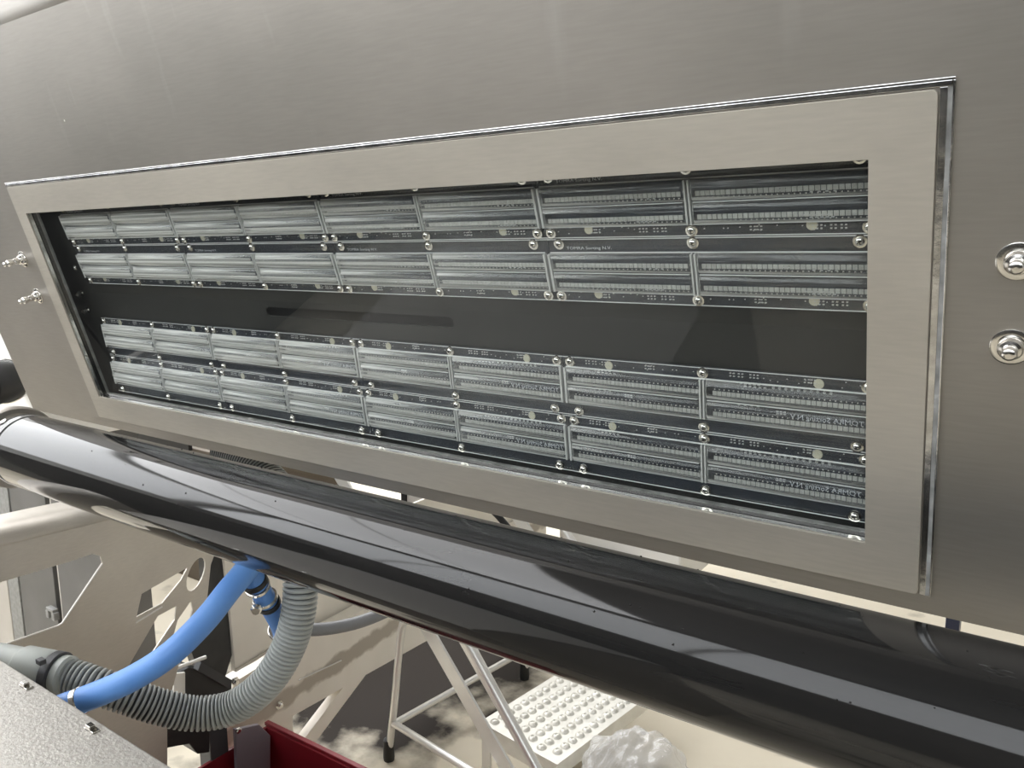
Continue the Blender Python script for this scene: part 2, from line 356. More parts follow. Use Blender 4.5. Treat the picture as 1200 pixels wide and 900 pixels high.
# ================================================================= sorting machine front (local: x right, y up, z towards the viewer; origin = top left of the window)
MW = Matrix((MP.col[0], -MP.col[1], -MP.col[2])).transposed().to_4x4()
WW, WH = 1.2758, .33
mach = empty('sorting_machine', 'stainless steel machine hood with a long framed inspection window', 'machine', mw=MW)
def rect(x0, y0, x1, y1, z, r=0, n=4):
    if not r: return [(x0, y0, z), (x1, y0, z), (x1, y1, z), (x0, y1, z)]
    out = []
    for cx, cy, a in ((x1 - r, y1 - r, 0), (x0 + r, y1 - r, 90), (x0 + r, y0 + r, 180), (x1 - r, y0 + r, 270)):
        for k in range(n + 1):
            t = math.radians(a + 90 * k / n); out.append((cx + r * math.cos(t), cy + r * math.sin(t), z))
    return out
SB, ST, SL, SR = -.3935, .262, -.302, 2.40
MB().plate(rect(SL, SB, SR, ST, 0), [rect(-.006, -WH - .006, WW + .006, .006, 0)], (0, 0, -1), .003).build('front_sheet', STEEL, mach, smooth=False)
# rounded shoulder where the sheet folds back above the window
b = MB(); prof = [(ST, 0)] + [(ST + .22 * math.sin(t), -.22 * (1 - math.cos(t))) for t in [math.radians(a) for a in range(4, 37, 4)]]
yl, zl = prof[-1]; prof.append((yl + .35 * math.cos(math.radians(36)), zl - .35 * math.sin(math.radians(36))))
va = [b.bm.verts.new((SL, y, z)) for y, z in prof]; vb = [b.bm.verts.new((SR, y, z)) for y, z in prof]
for i in range(len(prof) - 1): b.bm.faces.new((va[i], vb[i], vb[i + 1], va[i + 1]))
o = b.build('shoulder_sheet', STEEL, mach); so = o.modifiers.new('s', 'SOLIDIFY'); so.thickness = .003; so.offset = -1
# side skin, underside and back
MB().box2((SL, SB, -.42), (SL + .003, ST, -.003)).build('side_sheet', STEEL, mach, smooth=False)
MB().box2((SL + .003, SB, -.42), (SR, SB + .003, -.003)).build('bottom_sheet', STEEL, mach, smooth=False)
# ground frame around the window with its own thickness
MB().plate(rect(-.0313, -.3737, 1.3188, .0434, .0002, .004), [rect(0, -WH, WW, 0, .0002)], (0, 0, 1), .0026).build('window_frame', FRAME, mach, bevel=.0008, smooth=False)
b = MB()                                              # polished seam running over the top and down the right side
b.box2((-.034, .0445, 0), (1.327, .0485, .0016)); b.box2((1.3195, -.374, 0), (1.3245, .0445, .0010)); b.box2((1.3275, -.374, 0), (1.3290, .0485, .0022))
b.box2((-.034, .0495, 0), (1.329, .0505, .0022))
b.build('welded_seam', BEAD, mach, bevel=.0005, smooth=False)['label'] = 'bright polished seam along the frame'
b = MB(); b.box2((1.3245, -.374, .0), (1.3275, .0445, .0006)); b.box2((-.034, .0485, 0), (1.327, .0495, .0006))
b.build('seam_gap', LIP, mach, smooth=False)
def ring(x0, y0, x1, y1, t, z0, z1):
    b = MB(); b.box2((x0 - t, y0 - t, z0), (x0, y1 + t, z1)); b.box2((x1, y0 - t, z0), (x1 + t, y1 + t, z1))
    b.box2((x0, y0 - t, z0), (x1, y0, z1)); b.box2((x0, y1, z0), (x1, y1 + t, z1)); return b
ring(0, -WH, WW, 0, .003, -.0120, -.0052).build('gasket', GASKET, mach, smooth=False)
ring(.0012, -WH + .0012, WW - .0012, -.0012, .004, -.0165, -.0120).build('sealing_lip', LIP, mach, smooth=False)['label'] = 'clear sealing lip behind the pane'
ring(0.0, -WH, WW, 0, .003, -.0052, .0001).build('polished_reveal', CHROME, mach, smooth=False)
MB().box2((.0001, -WH + .0001, -.0090), (WW - .0001, -.0001, -.0060)).build('window_glass', GLASS, mach, smooth=False)
# cavity
b = MB(); b.box2((-.07, -WH - .03, -.07), (-.066, .03, -.006)); b.box2((WW + .10, -WH - .03, -.07), (WW + .104, .03, -.006))
b.box2((-.066, -WH - .03, -.07), (WW + .10, -WH - .026, -.006)); b.box2((-.066, .026, -.07), (WW + .10, .03, -.006))
b.build('cavity_wall', BLACKPLATE, mach, smooth=False)
def nup(D): return .0362 + (D - .0585) * .049
def nlo(D): return .0362 - (D - .197) * .1265
# folded black backing plate (z = -(n + .008))
OFF = .0045
Ds = [-.03, .150, .192, .355]; zs = [-(nup(-.03) + OFF), -(nup(.150) + OFF), -(nlo(.192) + OFF), -(nlo(.355) + OFF)]
b = MB()
# top strip, slotted middle strip, bottom strip
for k in (0, 2):
    b.plate([(-.066, -Ds[k], zs[k]), (WW + .1, -Ds[k], zs[k]), (WW + .1, -Ds[k + 1], zs[k + 1]), (-.066, -Ds[k + 1], zs[k + 1])], [], (0, 0, -1), .002)
slot = rect(.478, -.1715, .817, -.1585, 0, .0064)
f = lambda y: zs[1] + (-y - Ds[1]) / (Ds[2] - Ds[1]) * (zs[2] - zs[1])
slot = [(x, y, f(y)) for x, y, z in slot]
b.plate([(-.066, -Ds[1], zs[1]), (WW + .1, -Ds[1], zs[1]), (WW + .1, -Ds[2], zs[2]), (-.066, -Ds[2], zs[2])], [slot], (0, 0, -1), .002)
b.build('backing_plate', BLACKPLATE, mach, smooth=False)
MB().box2((.46, -.18, -.060), (.84, -.15, -.056)).build('slot_backing', SLOTBLACK, mach, smooth=False)

# --- screws (button head, washer, cross recess), z along the normal
def screw_mesh():
    b = MB(); b.lathe((0, 0, 0), (0, 0, 1), [(0, .0056), (.0006, .0056), (.0008, .0042), (.0008, .0038), (.0018, .0036), (.0029, .0026), (.0033, .0014)], 20)
    o = b.build('screw', CHROME); me = o.data; me.materials.append(SLOTBLACK)
    bpy.data.objects.remove(o)
    bm = bmesh.new(); bm.from_mesh(me)
    for a in (.4, .4 + math.pi / 2):
        r = bmesh.ops.create_cube(bm, size=1)['verts']
        bmesh.ops.transform(bm, matrix=Matrix.Translation((0, 0, .0030)) @ Matrix.Rotation(a, 4, 'Z') @ Matrix.Diagonal((.0040, .0008, .0009, 1)), verts=r)
        for v in r:
            for fc in v.link_faces: fc.material_index = 1
    bm.to_mesh(me); bm.free(); return me
SCREW = screw_mesh()
def stud_parts(parent, x, y, z, big):
    """threaded stud with washer and domed nut"""
    e = link('mounting_bolt', None, parent) if False else None
    s = 1.0 if big else .5
    b = MB(); b.lathe((x, y, z), (0, 0, 1), [(0, .0135 * s), (.0012 * s, .0135 * s), (.0016 * s, .0125 * s), (.0016 * s, .0092 * s), (.004 * s, .0092 * s)], 28)
    w = b.build('washer', CHROME, parent)
    b = MB(); b.lathe((x, y, z + .0016 * s), (0, 0, 1), [(0, .0088 * s), (.004 * s, .0085 * s), (.0065 * s, .0072 * s), (.0072 * s, .0052 * s), (.0135 * s, .0052 * s), (.0155 * s, .0045 * s), (.0165 * s, .003 * s), (.0165 * s, .001 * s)], 6 if not big else 24)
    b.build('bolt', CHROME, parent)
for x, y in ((1.372, -.0755), (1.372, -.139)): stud_parts(mach, x, y, 0, True)
for x, y in ((-.080, -.0775), (-.080, -.144)):
    stud_parts(mach, x, y, 0, True)
    MB().lathe((x, y, .0165), (0, 0, 1), [(0, .0046), (.004, .0046), (.0045, .0058), (.010, .0058), (.012, .0042), (.016, .0040), (.018, .002)], 14).build('bolt', CHROME, mach)
for x, y in ((-.007, -.150), (-.009, -.181)):
    z = -(.0362 + OFF)
    b = MB(); b.lathe((x, y, z), (0, 0, 1), [(0, .005), (.002, .005), (.002, .003), (.009, .003), (.009, .0042), (.011, .0042), (.013, .002)], 14); b.build('standoff', CHROME, mach)
for x, y in ((-.001, -.105), (.018, -.30)):
    s = link('screw', SCREW, mach); s.location = (x, y, -(.0362 if y > -.2 else nlo(.30)) - OFF)

# ================================================================= LED modules
ML, MH = .3100, .0655
def smooth01(t): return max(0, min(1, t))
def lens(v):                      # v: mm from the component edge
    def bump(c, h, w):
        t = (v - c) / h
        return w * math.sqrt(max(0, 1 - t * t)) if abs(t) < 1 else 0
    return .0032 + max(bump(21.0, 9.8, .0058), bump(41.5, 9.8, .0058))
def cover_mesh():
    xs = [(0, 0), (.003, 0), (.0038, .75), (.0050, 1), (.1500, 1), (.1512, .75), (.1520, 0), (.1580, 0), (.1588, .75), (.1600, 1), (.3050, 1), (.3062, .75), (.3070, 0), (ML, 0)]
    vs = [0, 4, 8, 10.9] + [11.0 + 20 * (1 - math.cos(math.pi * k / 14)) / 2 for k in range(15)] + [31.7] + [31.7 + 19.6 * (1 - math.cos(math.pi * k / 14)) / 2 for k in range(1, 15)] + [54, 60, 65.5]
    bm = bmesh.new(); g = []
    for x, m in xs: g.append([bm.verts.new((x, -v / 1000, .0032 + (lens(v) - .0032) * m)) for v in vs])
    for i in range(len(xs) - 1):
        for j in range(len(vs) - 1): bm.faces.new((g[i][j], g[i + 1][j], g[i + 1][j + 1], g[i][j + 1]))
    # skirt
    bnd = [r[0] for r in g] + g[-1][1:] + [r[-1] for r in g[::-1]][1:] + g[0][::-1][1:-1]
    low = [bm.verts.new((v.co.x, v.co.y, .0004)) for v in bnd]
    for i in range(len(bnd)): j = (i + 1) % len(bnd); bm.faces.new((bnd[i], low[i], low[j], bnd[j]))
    bmesh.ops.recalc_face_normals(bm, faces=bm.faces); bm.faces.ensure_lookup_table()
    if bm.faces[0].normal.z < 0: bmesh.ops.reverse_faces(bm, faces=bm.faces)
    me = bpy.data.meshes.new('lens_cover'); bm.to_mesh(me); bm.free(); me.materials.append(COVER); me.materials.append(LENS)
    for p in me.polygons:
        p.use_smooth = True; c = p.center
        if -.0520 < c.y < -.0108 and c.z > .0034: p.material_index = 1
    me.set_sharp_from_angle(angle=math.radians(38)); return me
def mesh_of(b, name, m, bevel=0, smooth=False):
    o = b.build(name, m, smooth=smooth); me = o.data; bpy.data.objects.remove(o); return me
b = MB(); b.box2((.0002, -.0653, -.0016), (ML - .0002, -.0002, 0)); M_PCB = mesh_of(b, 'circuit_board', PCB)
# led strips: two per module, 31 packages in each half
def led_mesh(v):
    b = MB()
    for h in (0, .155):
        for k in range(31):
            x = h + .0085 + k * .00458
            b.box2((x, -v - .0021, .0000), (x + .0038, -v + .0021, .0011))
            b.box2((x + .0013, -v + .0034, .0), (x + .0025, -v + .0044, .0005))
    return mesh_of(b, 'led_strip', LED)
M_LED = [led_mesh(.0255), led_mesh(.0465)]
M_LED2 = [led_mesh(.0375), led_mesh(.0165)]      # the boards of the two upper rows carry them on the other side of each lens
def comp_mesh():
    b = MB(); rnd = random.Random(3)
    def quad(x, v, n, dx=.0034):
        for i in range(n):
            for s in (-1, 1): b.box((x + i * dx, -(v + s * .0014), .0005), (.0016, .0010, .0010))
    for h in (0, .155):
        quad(h + .026, .0055, 2); quad(h + .034, .0055, 2); quad(h + .045, .0055, 3); quad(h + .094, .0055, 2); quad(h + .0995, .0055, 2)
        for i in range(5): b.box((h + .036 + i * .0042, -.0135, .0005), (.0026, .0009, .001))
        for i in range(5): b.box((h + .040 + i * .0046, -.0155, .0005), (.0022, .0008, .001))
        for i in range(4): b.box((h + .034 + i * .0060, -.0345, .0005), (.0022, .0008, .001))
        for i in range(6): b.box((h + .070 + (i % 3) * .0032, -.0370 - (i // 3) * .0022, .0005), (.0022, .0008, .001))
        for i in range(14): b.box((h + rnd.uniform(.01, .145), -rnd.uniform(.003, .009), .0004), (.001, .0007, .0008))
    for i in range(10):
        b.cyl((.155 + .066 + i * .0056, -.0150, 0), (.155 + .066 + i * .0056, -.0150, .0016), .0015, .0006, 8)
    return mesh_of(b, 'small_components', CHIP)
M_COMP = comp_mesh()
def text_mesh(s, size):
    cu = bpy.data.curves.new('t', 'FONT'); cu.body = s; cu.size = size; cu.extrude = .00005; cu.resolution_u = 2
    o = bpy.data.objects.new('t', cu); COL.objects.link(o)
    me = bpy.data.meshes.new_from_object(o.evaluated_get(bpy.context.evaluated_depsgraph_get()))
    bpy.data.objects.remove(o); me.materials.clear(); me.materials.append(PRINT); return me
M_TXT = text_mesh('TOMRA Sorting N.V.', .0062)
xs = [v.co.x for v in M_TXT.vertices]; TXW = max(xs) - min(xs)
M_TXT2 = M_TXT.copy()
M_TXT.transform(Matrix.Translation((.2995, -.0422, .0007)) @ Matrix.Diagonal((-.064 / TXW, 1, 1, 1)))      # seen mirrored through the lens
M_TXT2.transform(Matrix.Translation((.289, -.0540, .0007)) @ Matrix.Diagonal((-.050 / TXW, -.7, 1, 1)))  # reads upright in the two upper rows
def rib_mesh(x, w):
    b = MB(); b.box2((x - w / 2, -.0510, .0032), (x + w / 2, -.0115, .0078)); return mesh_of(b, 'rib', RIBM)
M_RIB = [rib_mesh(.0026, .0024), rib_mesh(.1532, .0016), rib_mesh(.1568, .0016), rib_mesh(ML - .0026, .0024)]
b = MB(); b.box2((0, -.0007, .0030), (ML, 0, .0038)); b.box2((0, -.0655, .0030), (ML, -.0648, .0038)); b.box2((.003, -.0116, .0030), (ML - .003, -.0106, .0046)); b.box2((.003, -.0522, .0030), (ML - .003, -.0515, .0040))
for q in (.005, .160): b.box2((q, -.0318, .0060), (q + .145, -.0312, .0072))
M_EDGE = mesh_of(b, 'cover_edge', CLEAREDGE)
b = MB(); b.cyl((0, 0, 0), (0, 0, .0009), .0046, .0044, 20); M_PAD = mesh_of(b, 'round_pad', PAD)
M_COVER = cover_mesh()
def make_module():
    t = empty('led_light_module', 'x', 'light module', 'clear-lensed light modules behind the inspection window')
    link('circuit_board', M_PCB, t)
    for m in M_LED: tag(link('led_strip', m, t), kind='stuff')
    tag(link('small_components', M_COMP, t), kind='stuff')
    link('board_lettering', M_TXT2, t)
    for x in (.0525, .155 + .106):
        p = link('round_pad', M_PAD, t); p.location = (x, -.0072, 0)
    c = link('lens_cover', M_COVER, t)
    for m in M_RIB: link('rib', m, c)
    link('cover_edge', M_EDGE, c)
    for x, y in ((.0078, -.0054), (.155, -.0054), (ML - .0078, -.0054), (.0150, -.0606), (.155, -.0606), (ML - .0150, -.0606)):
        s = link('screw', SCREW, t); s.location = (x, y, .0034)
    return t
def copy_tree(o, parent=None):
    c = o.copy(); COL.objects.link(c); c.parent = parent
    for ch in list(o.children): copy_tree(ch, c)
    return c
proto = make_module(); first = True
ROWS = [('top row', -.0020, nup, .049, True), ('row just above the black slotted strip', .0645, nup, .049, True),
        ('row just below the black slotted strip', .1916, nlo, -.1265, False), ('bottom row', .2580, nlo, -.1265, False)]
POS = ['leftmost', 'second from the left', 'third from the left', 'rightmost']
for rn, D0, fn, sl, flip in ROWS:
    for j in range(4):
        o = proto if first else copy_tree(proto); first = False
        o['label'] = 'clear-lensed LED module %s in the %s' % (POS[j], rn)
        ang = math.atan(sl)
        L = Matrix.Translation((.0367 + j * .3104, -D0, -fn(D0))) @ Matrix.Rotation(ang, 4, 'X')
        if not flip:
            for ch in o.children:
                if ch.data == M_TXT2: ch.data = M_TXT
                if ch.data in M_LED2: ch.data = M_LED[M_LED2.index(ch.data)]
        else:
            for ch in o.children:
                if ch.data in M_LED: ch.data = M_LED2[M_LED.index(ch.data)]
        if flip: L = L @ Matrix.Translation((ML, -MH, 0)) @ Matrix.Rotation(math.pi, 4, 'Z')
        o.matrix_world = MW @ L

# ================================================================= roller
RD = .7; RR = RD * math.sin(math.radians(5.125)); ph = math.radians(28.87)
RY, RZ = CAM.y + RD * math.cos(ph), CAM.z - RD * math.sin(ph)
rol = empty('roller', 'long glossy black roller lying in front of the machine hood', 'roller', mw=Matrix.Translation((-.06, RY, RZ)))
MB().lathe((0.03, 0, 0), (1, 0, 0), [(0, RR * .96), (.004, RR * .99), (.010, RR), (2.5, RR)], 128).build('drum', ROLLER, rol, angle=60)
MB().lathe((-.012, 0, 0), (1, 0, 0), [(0, RR * .80), (.004, RR * .93), (.016, RR * .985), (.036, RR * .998), (.040, RR * .985)], 96).build('end_sleeve', CLEARCAP, rol, angle=60)
MB().lathe((-.045, 0, 0), (1, 0, 0), [(0, RR * 1.10), (.003, RR * 1.14), (.020, RR * 1.15), (.026, RR * 1.10), (.026, RR * .98), (.034, RR * .90)], 96).build('end_flange', STEEL, rol, angle=40)
MB().lathe((-.075, 0, 0), (1, 0, 0), [(-.03, .02), (.04, .02)], 32).build('axle', CHROME, rol)
s = math.radians(100)
for a in (118, 150):
    a = math.radians(a); c = Vector((.004, RR * .985 * math.cos(a), RR * .985 * math.sin(a)))
    MB().lathe(c, (0, math.cos(a), math.sin(a)), [(0, .006), (.002, .006), (.003, .004), (.003, .001)], 12).build('screw', CHROME, rol)
# water drops and specks on the drum
b = MB(); rnd = random.Random(8)
for k in range(70):
    a = math.radians(rnd.uniform(60, 165)); x = rnd.uniform(.3, 1.55); r = rnd.uniform(.0005, .0013)
    c = Vector((x, RR * math.cos(a), RR * math.sin(a)))
    v = bmesh.ops.create_icosphere(b.bm, subdivisions=1, radius=r)['verts']; bmesh.ops.translate(b.bm, vec=c, verts=v)
tag(b.build('water_specks', ROLLER, rol), kind='stuff')

# ================================================================= end support plate with cut-outs (plane x = -.2)
XP = -.195
sup = empty('support_plate', 'pale steel side plate with a hexagonal opening under the roller end', 'machine plate', mw=Matrix.Translation((XP, 0, -.8)))
def yz(px, py, x=XP): p = PX(px, py, x); return (0, p.y, p.z + .8)
def hull(pts): return [yz(*p) for p in pts]
outer = [(0, -.30, .205), (0, .20, .185), (0, .46, .10)] + hull([(247, 662), (243, 700), (212, 770), (196, 830), (196, 905)]) + [(0, .27, -.52), (0, -.30, -.52)]
hexa = [(0, -.17, .128), *hull([(85, 657), (108, 649), (118, 652), (120, 660), (73, 730), (68, 733)]), yz(0, 757), (0, -.17, -.05)]
cut1 = hull([(166, 696), (220, 665), (212, 680), (190, 707), (160, 723)])
cut2 = hull([(147, 787), (185, 722), (207, 710), (205, 726), (172, 775), (160, 790)])
cut3 = hull([(201, 754), (208, 727), (224, 704), (226, 714), (219, 742), (212, 752)])
el = [(229.5 + 21 * math.cos(t) * math.sin(math.radians(22)) + 8.5 * math.sin(t) * math.cos(math.radians(22)),
       673 - 21 * math.cos(t) * math.cos(math.radians(22)) + 8.5 * math.sin(t) * math.sin(math.radians(22))) for t in [k * math.tau / 20 for k in range(20)]]
MB().plate(outer, [hexa, cut1, cut2, cut3, hull(el)], (-1, 0, 0), .004).build('plate', DULL, sup, smooth=False)
# rolled upper edge
b = MB(); pr = [(0, .205)] + [(-.035 * (1 - math.cos(t)), .205 + .035 * math.sin(t)) for t in [math.radians(a) for a in range(10, 91, 10)]] + [(-.10, .24)]
va = [b.bm.verts.new((x, -.30, z)) for x, z in pr]; vb = [b.bm.verts.new((x, .24, z - .025)) for x, z in pr]
for i in range(len(pr) - 1): b.bm.faces.new((va[i], vb[i], vb[i + 1], va[i + 1]))
o = b.build('rolled_edge', DULL, sup); so = o.modifiers.new('s', 'SOLIDIFY'); so.thickness = .003
# bright rims of the openings
b = MB(); L = [Vector(p) + Vector((.0008, 0, 0)) for p in hexa]
b.tube([L[4], L[5], L[6], L[7]], .0016, 8); b.build('opening_rim', WHITEP, sup)
MB().tube([Vector(yz(159, 730)), Vector(yz(190, 711))], .002, 8).build('opening_rim', WHITEP, sup)

# ================================================================= neighbouring beige machine frame
bf = empty('infeed_conveyor', 'beige sheet metal conveyor body with long sloping beam behind the hoses', 'conveyor', mw=Matrix.Translation((-.35, .6, FLOOR_Z)))
def lf(px, py, x): p = PX(px, py, x); return Vector((p.x + .35, p.y - .6, p.z - FLOOR_Z))
XB = -.35
def panel_poly(name, pts, x, m, th=.006, bevel=0):
    return MB().plate([lf(px, py, x) for px, py in pts], [], (-1, 0, 0), th).build(name, m, bf, smooth=False, bevel=bevel)
panel_poly('lower_beam', [(274, 800), (330, 765), (430, 712), (560, 640), (640, 600), (640, 672), (500, 751), (407, 803), (345, 838), (300, 862), (268, 880), (262, 840)], XB, STAINED, .05)
panel_poly('upper_sheet', [(300, 670), (360, 640), (560, 560), (640, 560), (640, 640), (430, 728), (330, 790), (318, 780)], XB - .06, CREAMPAINT, .01)
panel_poly('bracket_sheet', [(262, 650), (330, 640), (316, 764), (300, 775), (276, 788), (272, 740), (268, 700)], XB + .03, CREAMPAINT, .02, .002)
b = MB(); b.tube([lf(276, 786, XB + .035), lf(322, 758, XB + .035)], .004, 8); b.build('fold_lip', DULL, bf)
b = MB(); b.tube([lf(350, 797, XB + .004), lf(400, 774, XB + .004)], .0022, 8); b.build('slot_highlight', WHITEP, bf)  # slot highlight on the beam, put in as a thin white rod
for q in ((275, 798), (327, 826), (321, 740)):
    c = lf(*q, XB + .002); MB().lathe(c, (1, 0, 0), [(0, .013), (.003, .013), (.003, .009), (.009, .009), (.012, .006)], 6).build('bolt', CHROME, bf)
b = MB(); a0, a1 = lf(400, 812, XB - .02), lf(350, 878, XB - .02)
def bar(p, q, w, t, ref=Vector((1, 0, 0))):
    d = (q - p); L = d.length; z = d.normalized(); y = z.cross(ref).normalized(); x = y.cross(z)
    return MB().box((p + q) / 2, (t, w, L), Matrix((x, y, z)).transposed())
dd = (a1 - a0).normalized(); foot = a0 + dd * ((0.0 - a0.z) / dd.z + 0)
bar(a0 - dd * .12, foot, .05, .03).build('diagonal_strut', CREAMPAINT, bf, smooth=False)
MB().box2((lf(335, 845, XB - .03).x - .03, lf(325, 845, XB - .03).y, 0), (lf(335, 845, XB - .03).x, lf(343, 845, XB - .03).y, lf(335, 830, XB - .03).z)).build('leg', CREAMPAINT, bf, smooth=False)
# dark sheet put in for the shaded gap, black motor and clutter between plate and frame
panel_poly('gap_shade', [(240, 640), (272, 640), (274, 760), (262, 800), (236, 800), (225, 765), (243, 700)], XB + .02, BLACKP, .03)
dk = empty('drive_unit', 'black boxed motor behind the blue hose, on a dark grey post', 'motor', mw=Matrix.Translation((-.32, .45, FLOOR_Z)))
def ld(px, py, x): p = PX(px, py, x); return Vector((p.x + .32, p.y - .45, p.z - FLOOR_Z))
def dpoly(name, pts, x, m, th, bevel=0): return MB().plate([ld(px, py, x) for px, py in pts], [], (-1, 0, 0), th).build(name, m, dk, smooth=False, bevel=bevel)
dpoly('casing', [(206, 790), (222, 782), (272, 800), (272, 838), (206, 846)], -.24, BLACKP, .10, .003)
dpoly('cover_plate', [(236, 776), (272, 797), (270, 808), (232, 786)], -.22, DARKGREY, .02, .001)
dpoly('terminal_box', [(186, 838), (246, 838), (246, 882), (232, 884), (222, 872), (190, 878)], -.235, BLACKRUB, .06, .003)
dpoly('pale_upright', [(203, 790), (217, 788), (217, 840), (205, 840)], -.232, WHITEP, .006)
MB().tube([ld(206, 783, -.22), ld(241, 770, -.22)], .0045, 10).build('rod', WHITEP, dk)
pq = ld(256, 880, -.26)
MB().box2((pq.x - .05, pq.y - .022, 0), (pq.x, pq.y + .03, ld(256, 835, -.26).z)).build('post', DARKGREY, dk, smooth=False, bevel=.003)
dpoly('lilac_bracket', [(276, 855), (304, 849), (317, 862), (317, 905), (278, 905)], -.22, PURPLE, .012, .002)
c = ld(279, 856, -.218); MB().lathe(c, (1, 0, 0), [(0, .008), (.004, .008), (.006, .005)], 6).build('bolt', CHROME, dk)
# red bin
bn = PX(313, 850, -.27); bn2 = PX(417, 901, -.0)
rb = empty('red_bin', 'open dark red bin whose rim shows under the grey hose', 'bin', mw=Matrix.Translation((bn.x, bn.y, FLOOR_Z)))
tz = bn.z - FLOOR_Z
e1 = PZ(417, 901, bn.z) - bn; ux = Vector((e1.x, e1.y, 0)).normalized(); uy = Vector((ux.y, -ux.x, 0))    # uy: towards the viewer
b = MB(); LL, WWd, T = .62, .40, .008
def rb_box(u0, u1, v0, v1, z0, z1):
    m = Matrix((ux, uy, Vector((0, 0, 1)))).transposed()
    c = ux * (u0 + u1) / 2 + uy * (v0 + v1) / 2 + Vector((0, 0, (z0 + z1) / 2))
    b.box(c, (u1 - u0, v1 - v0, z1 - z0), m)
rb_box(0, LL, 0, T, 0, tz); rb_box(0, LL, WWd - T, WWd, 0, tz); rb_box(0, T, T, WWd - T, 0, tz); rb_box(LL - T, LL, T, WWd - T, 0, tz); rb_box(T, LL - T, T, WWd - T, .0, .01)
b.build('tub', MAROON, rb, smooth=False)
b = MB(); rb_box(-.006, LL + .006, -.010, .004, tz, tz + .010); b.build('rim', MAROON, rb, smooth=False, bevel=.002)

# ================================================================= step ladder
fa, fb = PZ(456, 890, FLOOR_Z), PZ(610, 793, FLOOR_Z)
ang = math.atan2(-(fb.x - fa.x), fb.y - fa.y) * 1.3
lad = empty('step_ladder', 'pale aluminium step ladder with studded treads and black rubber feet', 'step ladder', mw=Matrix.Translation((fa.x, fa.y, FLOOR_Z)) @ Matrix.Rotation(ang, 4, 'Z'))
LI = lad.matrix_world.inverted()
def ll(px, py, v=0.):         # point in the ladder's plane y' = v
    n = (lad.matrix_world.to_3x3() @ Vector((0, 1, 0))); p0 = lad.matrix_world @ Vector((0, v, 0)); d = P(px, py, 1) - CAM
    return LI @ (CAM + d * ((p0 - CAM).dot(n) / d.dot(n)))
WD = (LI @ fb).y; RT = .0115
top = ll(470, 742); j0 = ll(462, 848)
for v, nm in ((0, 'rear_leg'), (WD, 'rear_leg')):
    pts = spline([(0, v, .02), (top.x * .5, v, top.z * .5), (top.x, v, top.z), (top.x + .03, v, top.z + .05), (top.x + .10, v, top.z + .075), (top.x + .34, v, top.z + .085)], 8)
    lg = MB().tube(pts, RT, 16).build(nm, ALU, lad)
    MB().lathe((0, v, 0), (top.x * .02, 0, 1), [(0, .017), (.01, .0185), (.07, .0165), (.072, .012)], 16).build('rubber_foot', BLACKRUB, lg)
MB().tube([(j0.x, 0, j0.z), (j0.x, WD, j0.z)], RT * .95, 14).build('rear_crossbar', ALU, lad)
e = ll(545, 900); k = (e - j0); far = j0 + k * 1.2
for v in (0, WD): MB().tube([Vector((j0.x, v, j0.z)), Vector((far.x, v, j0.z))], RT * .95, 14).build('side_bar', ALU, lad)
# inclined stiles (flat channel + tube) on both sides
s0, s1 = ll(508, 750, .04), ll(575, 867, .04); h0, h1 = ll(556, 765, 0.02), ll(629, 900, 0.02)
def ext(p, q, z): d = q - p; return p + d * ((z - p.z) / d.z)
for v in (0, WD - .06):
    a, c = ext(s0, s1, .95), ext(s0, s1, .165); o = Vector((0, v, 0))
    bar(a + o, c + o, .008, .05, Vector((0, 1, 0)).cross((c - a).normalized())).build('stile', ALU, lad, smooth=False)
    a, c = ext(h0, h1, .62), ext(h0, h1, .02 if v == 0 else .30)
    MB().tube([a + o + Vector((-.06, 0, .06)), a + o, c + o], RT * 1.15, 16).build('handrail', ALU, lad)
    n = (c - a).normalized()
    bar(a + o + Vector((-.016, 0, -.02)), c + o + Vector((-.016, 0, .02)), .004, .03, Vector((0, 1, 0)).cross(n)).build('stile_flange', ALU, lad, smooth=False)
    if v == 0: MB().lathe(c + o - Vector((0, 0, .02)), (0, 0, 1), [(0, .018), (.05, .016)], 14).build('rubber_foot', BLACKRUB, lad)
# tread
TZ = .2
t0 = LI @ PZ(562, 846, FLOOR_Z + TZ); t1 = LI @ PZ(634, 899, FLOOR_Z + TZ)
tx0, tx1 = t0.x, t0.x + .30; ty0, ty1 = t0.y, WD - .02
b = MB(); b.box2((tx0, ty0, TZ - .004), (tx1, ty1, TZ)); b.box2((tx0, ty0, TZ - .045), (tx0 + .004, ty1, TZ - .004)); b.box2((tx1 - .004, ty0, TZ - .045), (tx1, ty1, TZ - .004))
b.box2((tx0, ty0 - .003, TZ - .05), (tx1, ty0, TZ + .003))
tr = b.build('tread', TREAD, lad, smooth=False)
b = MB(); nx, ny = 6, int((ty1 - ty0 - .05) / .034)
for i in range(nx):
    for j in range(ny):
        cx = tx0 + .035 + i * (tx1 - tx0 - .07) / (nx - 1); cy = ty0 + .03 + j * .034 + (i % 2) * .015
        b.lathe((cx, cy, TZ), (0, 0, 1), [(0, .0150), (.004, .0130), (.0075, .0095), (.0085, .0060), (.0060, .0035)], 12, cap=True)
tag(b.build('raised_studs', TREAD, tr), kind='stuff')
for yy in (ty0 - .002, ty1):
    for xx in (tx0 + .01,):
        MB().box2((xx, yy, .0), (xx + .035, yy + .004, TZ - .002)).build('tread_leg', ALU, lad, smooth=False)

